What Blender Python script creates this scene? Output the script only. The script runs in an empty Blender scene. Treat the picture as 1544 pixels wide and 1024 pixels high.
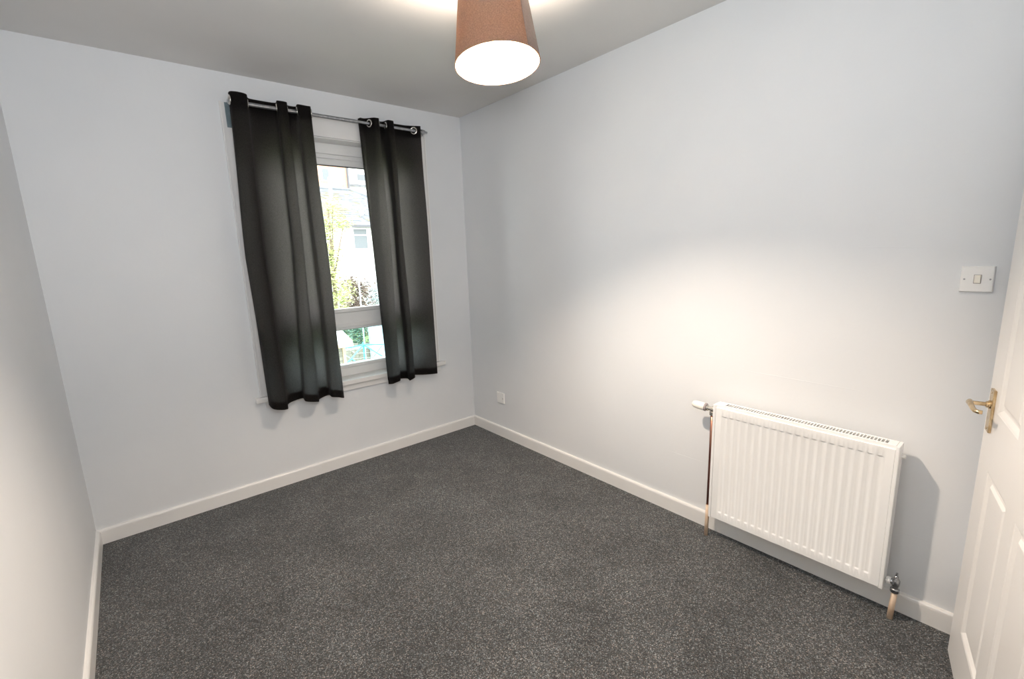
import bpy, bmesh, math, random
from mathutils import Vector, Matrix
random.seed(7)
S = bpy.context.scene
COL = S.collection
PI = math.pi

# ------------------------------------------------------------------ camera
yaw, pitch, roll = 0.6969, -0.1854, -0.0349
f = Vector((math.sin(yaw)*math.cos(pitch), math.cos(yaw)*math.cos(pitch), math.sin(pitch)))
r = Vector((math.cos(yaw), -math.sin(yaw), 0)); u = r.cross(f)
r2 = r*math.cos(roll)+u*math.sin(roll); u2 = -r*math.sin(roll)+u*math.cos(roll)
cam = bpy.data.objects.new('camera', bpy.data.cameras.new('camera')); COL.objects.link(cam)
cam.matrix_world = Matrix(((r2.x, u2.x, -f.x, -2.1059), (r2.y, u2.y, -f.y, -3.0385), (r2.z, u2.z, -f.z, 1.4052), (0, 0, 0, 1)))
cam.data.sensor_fit = 'HORIZONTAL'; cam.data.sensor_width = 36; cam.data.lens = 689.7*36/1544
cam.data.clip_start = 0.02; cam.data.clip_end = 300
S.camera = cam
# ------------------------------------------------------------------ view, world, lights
vs = S.view_settings
vs.view_transform = 'Standard'; vs.look = 'None'; vs.exposure = 0.11; vs.gamma = 1; vs.use_curve_mapping = False
S.cycles.use_denoising = True
S.cycles.max_bounces = 14; S.cycles.diffuse_bounces = 8; S.cycles.transparent_max_bounces = 12
S.cycles.sample_clamp_indirect = 8
W = bpy.data.worlds.new('world'); S.world = W; W.use_nodes = True
wn = W.node_tree.nodes; wl = W.node_tree.links; wn.clear()
wo = wn.new('ShaderNodeOutputWorld'); wb = wn.new('ShaderNodeBackground')
wb.inputs['Color'].default_value = (0.95, 0.98, 1.0, 1); wb.inputs['Strength'].default_value = 7.0
wl.new(wb.outputs[0], wo.inputs[0])

def light(name, kind, loc, energy, color, **k):
    d = bpy.data.lights.new(name, kind); d.energy = energy; d.color = color
    for a, b in k.items(): setattr(d, a, b)
    o = bpy.data.objects.new(name, d); COL.objects.link(o); o.location = loc
    return o
# unseen disc light added near the camera to fill the walls and ceiling
fl = light('added_fill_light', 'AREA', (-1.95, -2.90, 1.66), 21.5, (0.94, 0.965, 1.0), shape='DISK', size=0.30)
fl.rotation_euler = Vector((0.20, 0.68, 0.70)).to_track_quat('-Z', 'Y').to_euler()
LAMP = Vector((-1.076, -1.773, 2.005))     # centre of the shade's lower rim

# ------------------------------------------------------------------ materials
def mat(name, col, rough=0.6, metal=0.0, spec=0.5, **k):
    m = bpy.data.materials.new(name); m.use_nodes = True
    b = m.node_tree.nodes['Principled BSDF']
    b.inputs['Base Color'].default_value = (*col, 1); b.inputs['Roughness'].default_value = rough
    b.inputs['Metallic'].default_value = metal; b.inputs['Specular IOR Level'].default_value = spec
    return m
def noise_col(m, c1, c2, scale, detail=3, pos=(0.35, 0.65), coord='Object', bump=0.0, bscale=None, vec=None):
    nt = m.node_tree; N = nt.nodes; L = nt.links; b = N['Principled BSDF']
    tc = N.new('ShaderNodeTexCoord'); src = tc.outputs[coord]
    if vec:
        mp = N.new('ShaderNodeMapping'); mp.inputs['Scale'].default_value = vec; L.new(src, mp.inputs[0]); src = mp.outputs[0]
    n = N.new('ShaderNodeTexNoise'); n.inputs['Scale'].default_value = scale; n.inputs['Detail'].default_value = detail
    L.new(src, n.inputs['Vector'])
    cr = N.new('ShaderNodeValToRGB'); cr.color_ramp.elements[0].position = pos[0]; cr.color_ramp.elements[1].position = pos[1]
    cr.color_ramp.elements[0].color = (*c1, 1); cr.color_ramp.elements[1].color = (*c2, 1)
    L.new(n.outputs[0], cr.inputs[0]); L.new(cr.outputs[0], b.inputs['Base Color'])
    if bump:
        n2 = N.new('ShaderNodeTexNoise'); n2.inputs['Scale'].default_value = bscale or scale; n2.inputs['Detail'].default_value = 4
        L.new(src, n2.inputs['Vector'])
        bp = N.new('ShaderNodeBump'); bp.inputs['Strength'].default_value = 1; bp.inputs['Distance'].default_value = bump
        L.new(n2.outputs[0], bp.inputs['Height']); L.new(bp.outputs[0], b.inputs['Normal'])
    return m
M = {}
M['wall'] = noise_col(mat('wall_paint', (.74, .755, .77), .62, spec=.25), (.725, .742, .76), (.755, .768, .782), 1.7, bump=.0006, bscale=28)
M['ceiling'] = noise_col(mat('ceiling_paint', (.70, .69, .675), .75, spec=.2), (.685, .675, .66), (.715, .705, .69), 2.0, bump=.001, bscale=9)
M['gloss'] = noise_col(mat('white_gloss_paint', (.80, .79, .775), .28), (.79, .78, .765), (.815, .805, .79), 5, bump=.0002, bscale=60)
M['door'] = noise_col(mat('door_paint', (.77, .75, .73), .35), (.76, .74, .72), (.78, .76, .74), 5, bump=.0002, bscale=90, vec=(1, 1, .1))
M['pvc'] = noise_col(mat('window_pvc', (.9, .9, .88), .3), (.885, .885, .87), (.905, .905, .89), 8)
M['rad'] = noise_col(mat('radiator_enamel', (.88, .88, .875), .25), (.875, .875, .87), (.885, .885, .88), 6)
M['radin'] = mat('radiator_inside', (.55, .50, .44), .6)
M['plastic'] = noise_col(mat('white_plastic', (.86, .855, .84), .3), (.85, .845, .83), (.87, .865, .85), 10)
M['ivory'] = noise_col(mat('ivory_plastic', (.86, .82, .70), .35), (.80, .72, .55), (.88, .85, .76), 30, pos=(.25, .5))
M['greyring'] = mat('grey_plastic', (.32, .28, .28), .5)
M['gasket'] = mat('rubber_gasket', (.05, .055, .06), .6)
M['steel'] = noise_col(mat('brushed_steel', (.42, .43, .45), .32, .85), (.36, .37, .39), (.48, .49, .51), 60)
M['platesteel'] = noise_col(mat('bracket_steel', (.16, .21, .23), .5, .3), (.14, .19, .21), (.18, .23, .25), 30)
M['nickel'] = noise_col(mat('nickel', (.72, .69, .64), .22, 1), (.66, .63, .58), (.8, .77, .71), 80)
M['chrome'] = noise_col(mat('dull_chrome', (.45, .46, .48), .25, 1), (.25, .26, .28), (.6, .61, .63), 90)
M['brass'] = noise_col(mat('brass', (.66, .50, .28), .24, 1), (.50, .36, .20), (.78, .62, .40), 50)
M['copper'] = noise_col(mat('tarnished_copper', (.36, .16, .11), .3, .9), (.27, .11, .09), (.45, .22, .14), 25, vec=(1, 1, .15))
M['copperpaint'] = noise_col(mat('painted_copper', (.68, .50, .36), .45), (.62, .43, .28), (.74, .58, .44), 22)
M['dark'] = mat('dark_void', (.02, .02, .02), .8)
M['screw'] = mat('screw_metal', (.35, .35, .36), .35, .9)

def carpet_mat():
    m = mat('charcoal_carpet', (.04, .04, .04), 1.0, spec=.08); nt = m.node_tree; N = nt.nodes; L = nt.links; b = N['Principled BSDF']
    tc = N.new('ShaderNodeTexCoord')
    mp = N.new('ShaderNodeMapping'); mp.inputs['Scale'].default_value = (1, 1, .1); mp.inputs['Rotation'].default_value = (0, 0, .6)
    n1 = N.new('ShaderNodeTexVoronoi'); n1.inputs['Scale'].default_value = 310; n1.inputs['Randomness'].default_value = 1
    n2 = N.new('ShaderNodeTexNoise'); n2.inputs['Scale'].default_value = 3.2; n2.inputs['Detail'].default_value = 5; n2.inputs['Roughness'].default_value = .65
    L.new(tc.outputs['Object'], mp.inputs[0]); L.new(mp.outputs[0], n1.inputs['Vector']); L.new(tc.outputs['Object'], n2.inputs['Vector'])
    sp = N.new('ShaderNodeSeparateColor'); L.new(n1.outputs['Color'], sp.inputs[0])
    c = N.new('ShaderNodeValToRGB'); e = c.color_ramp.elements
    e[0].position = 0; e[0].color = (.020, .021, .022, 1); e[1].position = 1; e[1].color = (.26, .265, .26, 1)
    for p_, q_ in ((.30, .036), (.62, .066), (.86, .115)):
        x = e.new(p_); x.color = (q_, q_*1.02, q_*1.02, 1)
    L.new(sp.outputs[0], c.inputs[0])
    c3 = N.new('ShaderNodeValToRGB'); c3.color_ramp.elements[0].position = .1; c3.color_ramp.elements[1].position = .6
    c3.color_ramp.elements[0].color = (1.13, .98, .90, 1); c3.color_ramp.elements[1].color = (.92, 1.0, 1.05, 1)
    L.new(sp.outputs[1], c3.inputs[0])
    mx = N.new('ShaderNodeMix'); mx.data_type = 'RGBA'; mx.blend_type = 'MULTIPLY'; mx.inputs[0].default_value = 1
    L.new(c.outputs[0], mx.inputs[6]); L.new(c3.outputs[0], mx.inputs[7])
    mr = N.new('ShaderNodeMapRange'); mr.inputs[1].default_value = .35; mr.inputs[2].default_value = .65; mr.inputs[3].default_value = .8; mr.inputs[4].default_value = 1.2
    L.new(n2.outputs[0], mr.inputs[0])
    mx2 = N.new('ShaderNodeMix'); mx2.data_type = 'RGBA'; mx2.blend_type = 'MULTIPLY'; mx2.inputs[0].default_value = 1
    L.new(mx.outputs[2], mx2.inputs[6]); L.new(mr.outputs[0], mx2.inputs[7]); L.new(mx2.outputs[2], b.inputs['Base Color'])
    b.inputs['Sheen Weight'].default_value = .25; b.inputs['Sheen Roughness'].default_value = .6; b.inputs['Sheen Tint'].default_value = (.6, .62, .65, 1)
    return m
M['carpet'] = carpet_mat()

def cloth_mat(name, col, trans, tfac):
    m = bpy.data.materials.new(name); m.use_nodes = True; nt = m.node_tree; N = nt.nodes; L = nt.links
    b = N['Principled BSDF']; out = N['Material Output']
    b.inputs['Roughness'].default_value = .85; b.inputs['Specular IOR Level'].default_value = .2
    b.inputs['Sheen Weight'].default_value = .04
    tc = N.new('ShaderNodeTexCoord'); mp = N.new('ShaderNodeMapping'); mp.inputs['Scale'].default_value = (1, 1, 1.0)
    L.new(tc.outputs['Object'], mp.inputs[0])
    n = N.new('ShaderNodeTexNoise'); n.inputs['Scale'].default_value = 260; n.inputs['Detail'].default_value = 2
    L.new(mp.outputs[0], n.inputs['Vector'])
    def ramp(a, k):
        c = N.new('ShaderNodeValToRGB'); c.color_ramp.elements[0].position = .3; c.color_ramp.elements[1].position = .7
        c.color_ramp.elements[0].color = (*[v*(1-k) for v in a], 1); c.color_ramp.elements[1].color = (*[v*(1+k) for v in a], 1)
        L.new(n.outputs[0], c.inputs[0]); return c
    c1 = ramp(col, .12); c2 = ramp(trans, .2)
    L.new(c1.outputs[0], b.inputs['Base Color'])
    t = N.new('ShaderNodeBsdfTranslucent'); L.new(c2.outputs[0], t.inputs['Color'])
    mx = N.new('ShaderNodeMixShader'); mx.inputs[0].default_value = tfac
    L.new(b.outputs[0], mx.inputs[1]); L.new(t.outputs[0], mx.inputs[2]); L.new(mx.outputs[0], out.inputs[0])
    bp = N.new('ShaderNodeBump'); bp.inputs['Distance'].default_value = .0006; L.new(n.outputs[0], bp.inputs['Height']); L.new(bp.outputs[0], b.inputs['Normal'])
    return m
M['curtain'] = cloth_mat('charcoal_curtain_cloth', (.010, .0082, .0072), (.15, .137, .13), .5)
M['hem'] = cloth_mat('curtain_hem_cloth', (.012, .011, .011), (.01, .01, .01), .3)
M['shade'] = cloth_mat('brown_shade_fabric', (.14, .105, .085), (.52, .345, .19), .36)
M['shadeseam'] = cloth_mat('brown_shade_seam', (.14, .105, .09), (.1, .05, .03), .1)
M['shadein'] = cloth_mat('shade_white_lining', (.88, .86, .80), (.9, .8, .65), .34)

def glass(name, tint):
    m = bpy.data.materials.new(name); m.use_nodes = True; nt = m.node_tree; N = nt.nodes; L = nt.links
    N.remove(N['Principled BSDF']); out = N['Material Output']
    t = N.new('ShaderNodeBsdfTransparent'); t.inputs[0].default_value = (*tint, 1)
    g = N.new('ShaderNodeBsdfGlossy'); g.inputs['Roughness'].default_value = .02
    fr = N.new('ShaderNodeFresnel'); fr.inputs[0].default_value = 1.45
    mx = N.new('ShaderNodeMixShader'); L.new(fr.outputs[0], mx.inputs[0]); L.new(t.outputs[0], mx.inputs[1]); L.new(g.outputs[0], mx.inputs[2])
    L.new(mx.outputs[0], out.inputs[0]); return m
M['glass'] = glass('window_glass', (.97, .985, .98)); M['glass_low'] = glass('tinted_window_glass', (.84, .93, .94))

# ------------------------------------------------------------------ mesh helpers
def box(bm, lo, hi, mi=0):
    x0, y0, z0 = lo; x1, y1, z1 = hi
    v = [bm.verts.new(p) for p in ((x0,y0,z0),(x1,y0,z0),(x1,y1,z0),(x0,y1,z0),(x0,y0,z1),(x1,y0,z1),(x1,y1,z1),(x0,y1,z1))]
    fs = [bm.faces.new([v[i] for i in q]) for q in ((3,2,1,0),(4,5,6,7),(0,1,5,4),(1,2,6,5),(2,3,7,6),(3,0,4,7))]
    for q in fs: q.material_index = mi
    return v
def frame_of(d):
    d = Vector(d).normalized(); a = Vector((0, 0, 1)) if abs(d.z) < .9 else Vector((1, 0, 0))
    x = d.cross(a).normalized(); y = d.cross(x).normalized(); return x, y, d
def lathe(bm, p, d, prof, n=24, caps=True):
    """prof: list of (t along d, radius)"""
    p = Vector(p); x, y, d = frame_of(d); rings = []
    for t, rr in prof:
        rings.append([bm.verts.new(p+d*t+(x*math.cos(2*PI*i/n)+y*math.sin(2*PI*i/n))*max(rr, 1e-5)) for i in range(n)])
    for a, b in zip(rings, rings[1:]):
        for i in range(n): bm.faces.new((a[i], a[(i+1) % n], b[(i+1) % n], b[i]))
    if caps: bm.faces.new(rings[0][::-1]); bm.faces.new(rings[-1])
    return rings
def cyl(bm, a, b, rr, n=16, r1=None):
    a = Vector(a); b = Vector(b); return lathe(bm, a, b-a, [(0, rr), ((b-a).length, r1 if r1 is not None else rr)], n)
def tube(bm, pts, rad, n=12):
    pts = [Vector(p) for p in pts]; rings = []; prev = None
    for i, p in enumerate(pts):
        d = (pts[min(i+1, len(pts)-1)]-pts[max(i-1, 0)]).normalized()
        if prev is None: x = frame_of(d)[0]
        else: x = (prev-d*prev.dot(d)).normalized()
        prev = x; y = d.cross(x)
        rr = rad[i] if isinstance(rad, (list, tuple)) else rad
        rings.append([bm.verts.new(p+(x*math.cos(2*PI*k/n)+y*math.sin(2*PI*k/n))*rr) for k in range(n)])
    for a, b in zip(rings, rings[1:]):
        for k in range(n): bm.faces.new((a[k], a[(k+1) % n], b[(k+1) % n], b[k]))
    bm.faces.new(rings[0][::-1]); bm.faces.new(rings[-1])
def torus(bm, c, d, R, rr, n=24, m=8, flat=1.0):
    c = Vector(c); x, y, d = frame_of(d); rings = []
    for i in range(n):
        a = 2*PI*i/n; e = x*math.cos(a)+y*math.sin(a)
        rings.append([bm.verts.new(c+e*(R+rr*math.cos(2*PI*k/m))+d*(rr*flat*math.sin(2*PI*k/m))) for k in range(m)])
    for i in range(n):
        a, b = rings[i], rings[(i+1) % n]
        for k in range(m): bm.faces.new((a[k], a[(k+1) % m], b[(k+1) % m], b[k]))
def obj(name, bm, m, parent=None, smooth=False, bevel=0, loc=None, seg=2, sub=0):
    bmesh.ops.recalc_face_normals(bm, faces=bm.faces[:])
    me = bpy.data.meshes.new(name)
    if loc is not None:
        bmesh.ops.translate(bm, verts=bm.verts[:], vec=-Vector(loc))
    bm.to_mesh(me); bm.free()
    for k in (m if isinstance(m, (list, tuple)) else [m]): me.materials.append(k)
    o = bpy.data.objects.new(name, me); COL.objects.link(o)
    if parent: o.parent = parent
    if loc is not None: o.location = loc
    if bevel:
        b = o.modifiers.new('bevel', 'BEVEL'); b.width = bevel; b.segments = seg; b.limit_method = 'ANGLE'; b.angle_limit = math.radians(35)
    if smooth:
        for p in me.polygons: p.use_smooth = True
        if bevel or smooth == 'auto':
            me.set_sharp_from_angle(angle=math.radians(38))
    return o
def B(): return bmesh.new()
def boxobj(name, boxes, m, parent=None, bevel=0, **k):
    bm = B()
    for lo, hi in boxes: box(bm, lo, hi)
    return obj(name, bm, m, parent, bevel=bevel, **k)
def empty(name, loc=(0, 0, 0)):
    o = bpy.data.objects.new(name, None); COL.objects.link(o); o.location = loc; o.empty_display_size = .1; return o
def tag(o, label, cat, group=None, kind=None):
    o['label'] = label; o['category'] = cat
    if group: o['group'] = group
    if kind: o['kind'] = kind
    return o
def struct(o, label=None, cat=None):
    o['kind'] = 'structure'
    if label: o['label'] = label; o['category'] = cat
    return o
def under(parent, o):     # parent at a world-space offset
    o.parent = parent; o.location = o.location-parent.location if False else o.location
    return o

# ------------------------------------------------------------------ room shell
RX, LX, FY, BY, H, HB = 0.0, -2.395, 0.0, -3.135, 2.42, 0.0796
OX0, OX1, OZ0, OZ1 = -1.485, -0.395, 0.575, 2.153      # window opening
DX0, DX1, DZ = -0.875, -0.095, 1.995                   # door opening
bm = B(); box(bm, (LX, BY, -.10), (RX, FY, 0)); struct(obj('floor', bm, M['carpet']), 'charcoal grey flecked cut pile carpet covering the whole floor', 'carpet')
bm = B(); box(bm, (LX-.12, BY-.12, H), (RX+.12, FY+.30, H+.15)); struct(obj('ceiling', bm, M['ceiling']), 'plain off white ceiling above the pendant lamp', 'ceiling')
struct(boxobj('wall_left', [((LX-.12, BY-.12, -.1), (LX, FY+.30, H))], M['wall']), 'narrow strip of pale wall along the left picture edge', 'wall')
wr = struct(boxobj('wall_right', [((RX, BY-.12, -.1), (RX+.12, FY+.30, H))], M['wall']), 'large blank pale grey wall behind the radiator and light switch', 'wall')
struct(boxobj('wall_front', [((LX, FY, -.1), (OX0, FY+.30, H)), ((OX1, FY, -.1), (RX, FY+.30, H)),
    ((OX0, FY, -.1), (OX1, FY+.30, OZ0)), ((OX0, FY, OZ1), (OX1, FY+.30, H))], M['wall']), 'pale grey wall with the curtained window in it', 'wall')
struct(boxobj('wall_back', [((LX, BY-.12, -.1), (DX0, BY, H)), ((DX1, BY-.12, -.1), (RX, BY, H)), ((DX0, BY-.12, DZ), (DX1, BY, H))], M['wall']), 'wall behind the camera that holds the doorway', 'wall')
# landing outside the doorway
struct(boxobj('wall_hall', [((-1.6, BY-1.4, -.1), (-1.5, BY-.12, H)), ((.5, BY-1.4, -.1), (.6, BY-.12, H)), ((-1.6, BY-1.5, -.1), (.6, BY-1.4, H)),
    ((-1.6, BY-1.5, H), (.6, BY-.12, H+.15)), ((-1.6, BY-1.5, -.1), (.6, BY-.12, 0)), ((.12, BY-.13, -.1), (.6, BY-.12, H))], M['wall']), 'plain hallway shell beyond the ajar door', 'wall')
# faint lining-paper seams under the paint on the right wall
for y0, y1, z, dz in ((-1.80, -2.02, .336, .0), (-2.76, -2.86, .322, .0), (-1.20, -1.31, .324, -.002), (-2.16, -2.60, .845, -.006), (-2.55, -2.74, 1.385, -.006), (-1.93, -2.03, .885, .0), (-2.925, -2.95, 1.255, 0)):
    bm = B(); n = 10; vs_ = []
    for i in range(n+1):
        t = i/n; y = y0+(y1-y0)*t; zz = z+dz*t+random.uniform(-.0008, .0008); k = math.sin(PI*min(max(t, .03), .97))**.5
        vs_.append([bm.verts.new(p) for p in ((0.0, y, zz-.0016), (-.0007*k, y, zz-.0003), (-.0005*k, y, zz+.0003), (0, y, zz+.0025))])
    for a, b in zip(vs_, vs_[1:]):
        for k in range(3): bm.faces.new((a[k], a[k+1], b[k+1], b[k]))
    obj('paint_seam', bm, M['wall'], wr)
bm = B(); box(bm, (-.0007, -2.162, .845), (0, -2.159, .868)); obj('paint_seam', bm, M['wall'], wr, bevel=.0004)
# baseboards, profile with a rounded top
def skirting(name, a, b, inward, label):
    a = Vector(a); b = Vector(b); n = Vector(inward); bm = B()
    prof = [(0, 0), (.0155, 0), (.0155, HB-.012), (.0145, HB-.006), (.0115, HB-.0015), (.008, HB), (0, HB)]
    ra = [bm.verts.new(a+n*p+Vector((0, 0, z))) for p, z in prof]; rb = [bm.verts.new(b+n*p+Vector((0, 0, z))) for p, z in prof]
    k = len(prof)
    for i in range(k): bm.faces.new((ra[i], ra[(i+1) % k], rb[(i+1) % k], rb[i]))
    bm.faces.new(ra[::-1]); bm.faces.new(rb)
    o = obj(name, bm, M['gloss'])
    struct(o, label, 'skirting board'); return o
skirting('baseboard_front', (LX, FY, 0), (RX, FY, 0), (0, -1, 0), 'white skirting board under the window')
skirting('baseboard_right', (RX, FY-.0156, 0), (RX, BY, 0), (-1, 0, 0), 'white skirting board running behind the radiator')
skirting('baseboard_left', (LX, FY-.0156, 0), (LX, BY, 0), (1, 0, 0), 'white skirting board along the left wall')
skirting('baseboard_back', (LX+.0156, BY, 0), (DX0-.07, BY, 0), (0, 1, 0), 'white skirting board on the wall behind the camera')
# ------------------------------------------------------------------ window
wd = struct(empty('window_1', (-.925, 0, OZ0)), 'white framed window with a fixed upper pane and a lower hopper pane', 'window')
def wobj(name, bm, m, **k):
    o = obj(name, bm, m, wd, **k); o.location = (.925, 0, -OZ0); return o
def wbox(name, boxes, m, bevel=.0015, **k):
    bm = B()
    for lo, hi in boxes: box(bm, lo, hi)
    return wobj(name, bm, m, bevel=bevel, **k)
# architrave with a small outer bead
for nm, x0, x1 in (('architrave', -1.566, -1.487), ('architrave', -.393, -.322)):
    wbox(nm, [((x0, -.014, .605), (x1, 0, 2.263))], M['gloss'])
    e = x0 if x0 < -1 else x1
    wbox('bead', [((e-.005, -.019, .605), (e+.005, -.0, 2.266))], M['gloss'], .002)
wbox('head_board', [((-1.487, -.014, OZ1), (-.393, 0, 2.263))], M['gloss'])
# reveal linings
wbox('reveal', [((OX0, 0, OZ0), (OX0+.006, .118, OZ1)), ((OX1-.006, 0, OZ0), (OX1, .118, OZ1)), ((OX0+.006, 0, OZ1-.006), (OX1-.006, .118, OZ1))], M['gloss'])
# sill board and apron
wbox('sill_board', [((OX0+.001, -.001, OZ0-.002), (OX1-.001, .125, .603)), ((-1.6, -.042, .573), (-.277, -.0, .603))], M['gloss'], .004)
wbox('apron', [((-1.545, -.016, .530), (-.312, 0, .573))], M['gloss'], .002)
# pvc outer frame
Y0, Y1 = .112, .18
fx0, fx1, fz0, fz1 = OX0+.006, OX1-.006, .603, OZ1-.006
wbox('frame', [((fx0, Y0, fz0), (fx0+.060, Y1, fz1)), ((fx1-.060, Y0, fz0), (fx1, Y1, fz1)), ((fx0+.06, Y0, 2.082), (fx1-.06, Y1, fz1))], M['pvc'], .004)
def rail(name, prof):
    bm = B(); a = [bm.verts.new((fx0+.060, y, z)) for y, z in prof]; b = [bm.verts.new((fx1-.060, y, z)) for y, z in prof]; n = len(prof)
    for i in range(n): bm.faces.new((a[i], a[(i+1) % n], b[(i+1) % n], b[i]))
    bm.faces.new(a[::-1]); bm.faces.new(b); return wobj(name, bm, M['pvc'], bevel=.002)
rail('transom', [(Y1, .945), (Y1, 1.044), (.136, 1.044), (.130, 1.040), (.097, .972), (.097, .945)])
rail('bottom_rail', [(Y1, .603), (Y1, .658), (.136, .658), (.131, .656), (.0995, .607), (.0995, .603)])
gx0, gx1 = fx0+.060, fx1-.060
def beading(name, x0, x1, z0, z1, w, y0, y1, m, bev):
    return wbox(name, [((x0, y0, z0), (x0+w, y1, z1)), ((x1-w, y0, z0), (x1, y1, z1)), ((x0+w, y0, z0), (x1-w, y1, z0+w)), ((x0+w, y0, z1-w), (x1-w, y1, z1))], m, bev)
beading('glazing_bead', gx0, gx1, 1.0445, 2.082, .026, Y0+.008, Y1-.01, M['pvc'], .005)
# deeper head of the upper light
wbox('head_sash', [((gx0+.026, Y0+.014, 2.016), (gx1-.026, Y1-.012, 2.056))], M['pvc'], .004)
beading('gasket', gx0+.026, gx1-.026, 1.0445, 2.016, .005, .133, .146, M['gasket'], 0)
wbox('glass_pane', [((gx0+.026, .1385, 1.046), (gx1-.026, .1425, 2.016))], M['glass'], 0)
beading('sash', gx0, gx1, .6585, .945, .020, Y0-.004, Y1-.006, M['pvc'], .005)
beading('gasket', gx0+.020, gx1-.020, .6705, .925, .005, .133, .146, M['gasket'], 0)
wbox('glass_pane', [((gx0+.020, .1385, .6705), (gx1-.020, .1425, .925))], M['glass_low'], 0)

# ------------------------------------------------------------------ curtain rod
ROD_Y, ROD_Z = -.085, 2.252
rod = tag(empty('curtain_rod', (-.93, ROD_Y, ROD_Z)), 'thin grey metal curtain pole over the window', 'curtain rod')
def robj(name, bm, m, **k):
    o = obj(name, bm, m, rod, **k); o.location = (.93, -ROD_Y, -ROD_Z); return o
bm = B(); cyl(bm, (-1.50, ROD_Y, ROD_Z), (-.85, ROD_Y, ROD_Z), .0105, 20); robj('pole', bm, M['steel'], smooth='auto')
bm = B(); cyl(bm, (-.85, ROD_Y, ROD_Z), (-.372, ROD_Y, ROD_Z), .0088, 20); robj('inner_pole', bm, M['steel'], smooth='auto')
bm = B(); lathe(bm, (-1.498, ROD_Y, ROD_Z), (-1, 0, 0), [(0, .0115), (.004, .016), (.014, .016), (.017, .0115), (.028, .0115), (.031, .0145), (.042, .0145), (.045, .010)], 20); robj('finial', bm, M['steel'], smooth='auto')
bm = B(); lathe(bm, (-.374, ROD_Y, ROD_Z), (1, 0, 0), [(0, .012), (.003, .0145), (.012, .0145), (.015, .007), (.034, .007), (.036, .005)], 20); robj('finial', bm, M['steel'], smooth='auto')
for x0, x1, xa in ((-1.548, -1.512, -1.520), (-.392, -.36, -.380)):
    bm = B(); box(bm, (x0, -.025, 2.135), (x1, -.0195, 2.262)); robj('bracket_plate', bm, M['platesteel'], bevel=.001)
    bm = B(); box(bm, (xa-.006, ROD_Y-.004, ROD_Z-.026), (xa+.006, -.0255, ROD_Z-.012))
    lathe(bm, (xa-.008, ROD_Y, ROD_Z), (1, 0, 0), [(0, .0165), (.016, .0165)], 20)
    robj('bracket_arm', bm, M['steel'], bevel=.001)

# ------------------------------------------------------------------ curtains
def catmull(P, t):
    n = len(P)-1; i = min(int(t*n), n-1); s = t*n-i
    p0, p1, p2, p3 = P[max(i-1, 0)], P[i], P[i+1], P[min(i+2, n)]
    return tuple(.5*((2*b)+(-a+c)*s+(2*a-5*b+4*c-d)*s*s+(-a+3*b-3*c+d)*s**3) for a, b, c, d in zip(p0, p1, p2, p3))
def curtain(loc, rows, ztop, zbot, eyelets, label, group, seed):
    """rows: list of (height fraction from top, plan nodes)"""
    rnd = random.Random(seed)
    root = tag(empty('curtain', loc), label, 'curtain', group)
    NU, NV = 220, 60; ph = [rnd.uniform(0, 6.28) for _ in range(6)]
    def P(a, v):
        t = a
        for (v0, r0), (v1, r1) in zip(rows, rows[1:]):
            if v <= v1 or v1 == 1.0:
                s = (v-v0)/(v1-v0); s = s*s*(3-2*s) if len(rows) == 2 else s
                x0, y0 = catmull(r0, t); x1, y1 = catmull(r1, t)
                x = x0+(x1-x0)*s; y = y0+(y1-y0)*s; break
        k = math.sin(PI*min(1, v*1.1))
        x += .0035*math.sin(7*v+ph[0]+9*t)*k; y += .004*math.sin(11*v+ph[1]+14*t)*k
        zt = ztop(t); zb = zbot(t)
        return Vector((x, y, zt+(zb-zt)*v))
    def sheet(v0, v1, nv, off):
        bm = B(); g = []
        for j in range(nv+1):
            v = v0+(v1-v0)*j/nv; row = []
            for i in range(NU+1):
                t = i/NU; p = P(t, v)
                if off:
                    q = P(min(1, t+.004), v)-P(max(0, t-.004), v); nrm = Vector((q.y, -q.x, 0)).normalized(); p = p+nrm*off
                row.append(bm.verts.new(p))
            g.append(row)
        for j in range(nv):
            for i in range(NU): bm.faces.new((g[j][i], g[j][i+1], g[j+1][i+1], g[j+1][i]))
        return bm
    def put(name, bm, m):
        o = obj(name, bm, m, root, smooth=True); o.location = -Vector(loc); return o
    put('cloth', sheet(0, 1, NV, 0), M['curtain'])
    put('hem', sheet(.972, 1.0005, 3, -.0022), M['hem'])
    put('heading_tape', sheet(-.0005, .045, 4, -.0022), M['hem'])
    for t in eyelets:
        v = (P(t, 0).z-ROD_Z)/(P(t, 0).z-P(t, 1).z); c = P(t, v); c.z = ROD_Z
        q = P(min(1, t+.006), v)-P(max(0, t-.006), v); nrm = Vector((q.y, -q.x, 0)).normalized()
        bm = B(); torus(bm, c, nrm, .0205, .0052, 28, 8, .75); put('eyelet', bm, M['nickel'])
    return root
def segs(start, parts, end):
    out = [start]
    for x0, x1, y in parts: out += [(x0, y), (x1, y)]
    return out+[end]
LROWS = [
 (0.0, segs((-1.535,-.085), [(-1.530,-1.462,-.134),(-1.424,-1.305,-.046),(-1.308,-1.260,-.132),(-1.236,-1.190,-.046),(-1.200,-1.138,-.132)], (-1.118,-.095))),
 (0.5, segs((-1.556,-.080), [(-1.556,-1.482,-.148),(-1.445,-1.318,-.050),(-1.318,-1.264,-.145),(-1.240,-1.184,-.050),(-1.188,-1.142,-.150)], (-1.116,-.115))),
 (1.0, segs((-1.545,-.085), [(-1.534,-1.462,-.152),(-1.430,-1.350,-.056),(-1.350,-1.278,-.135),(-1.245,-1.190,-.058),(-1.196,-1.146,-.155)], (-1.112,-.125)))]
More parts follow.
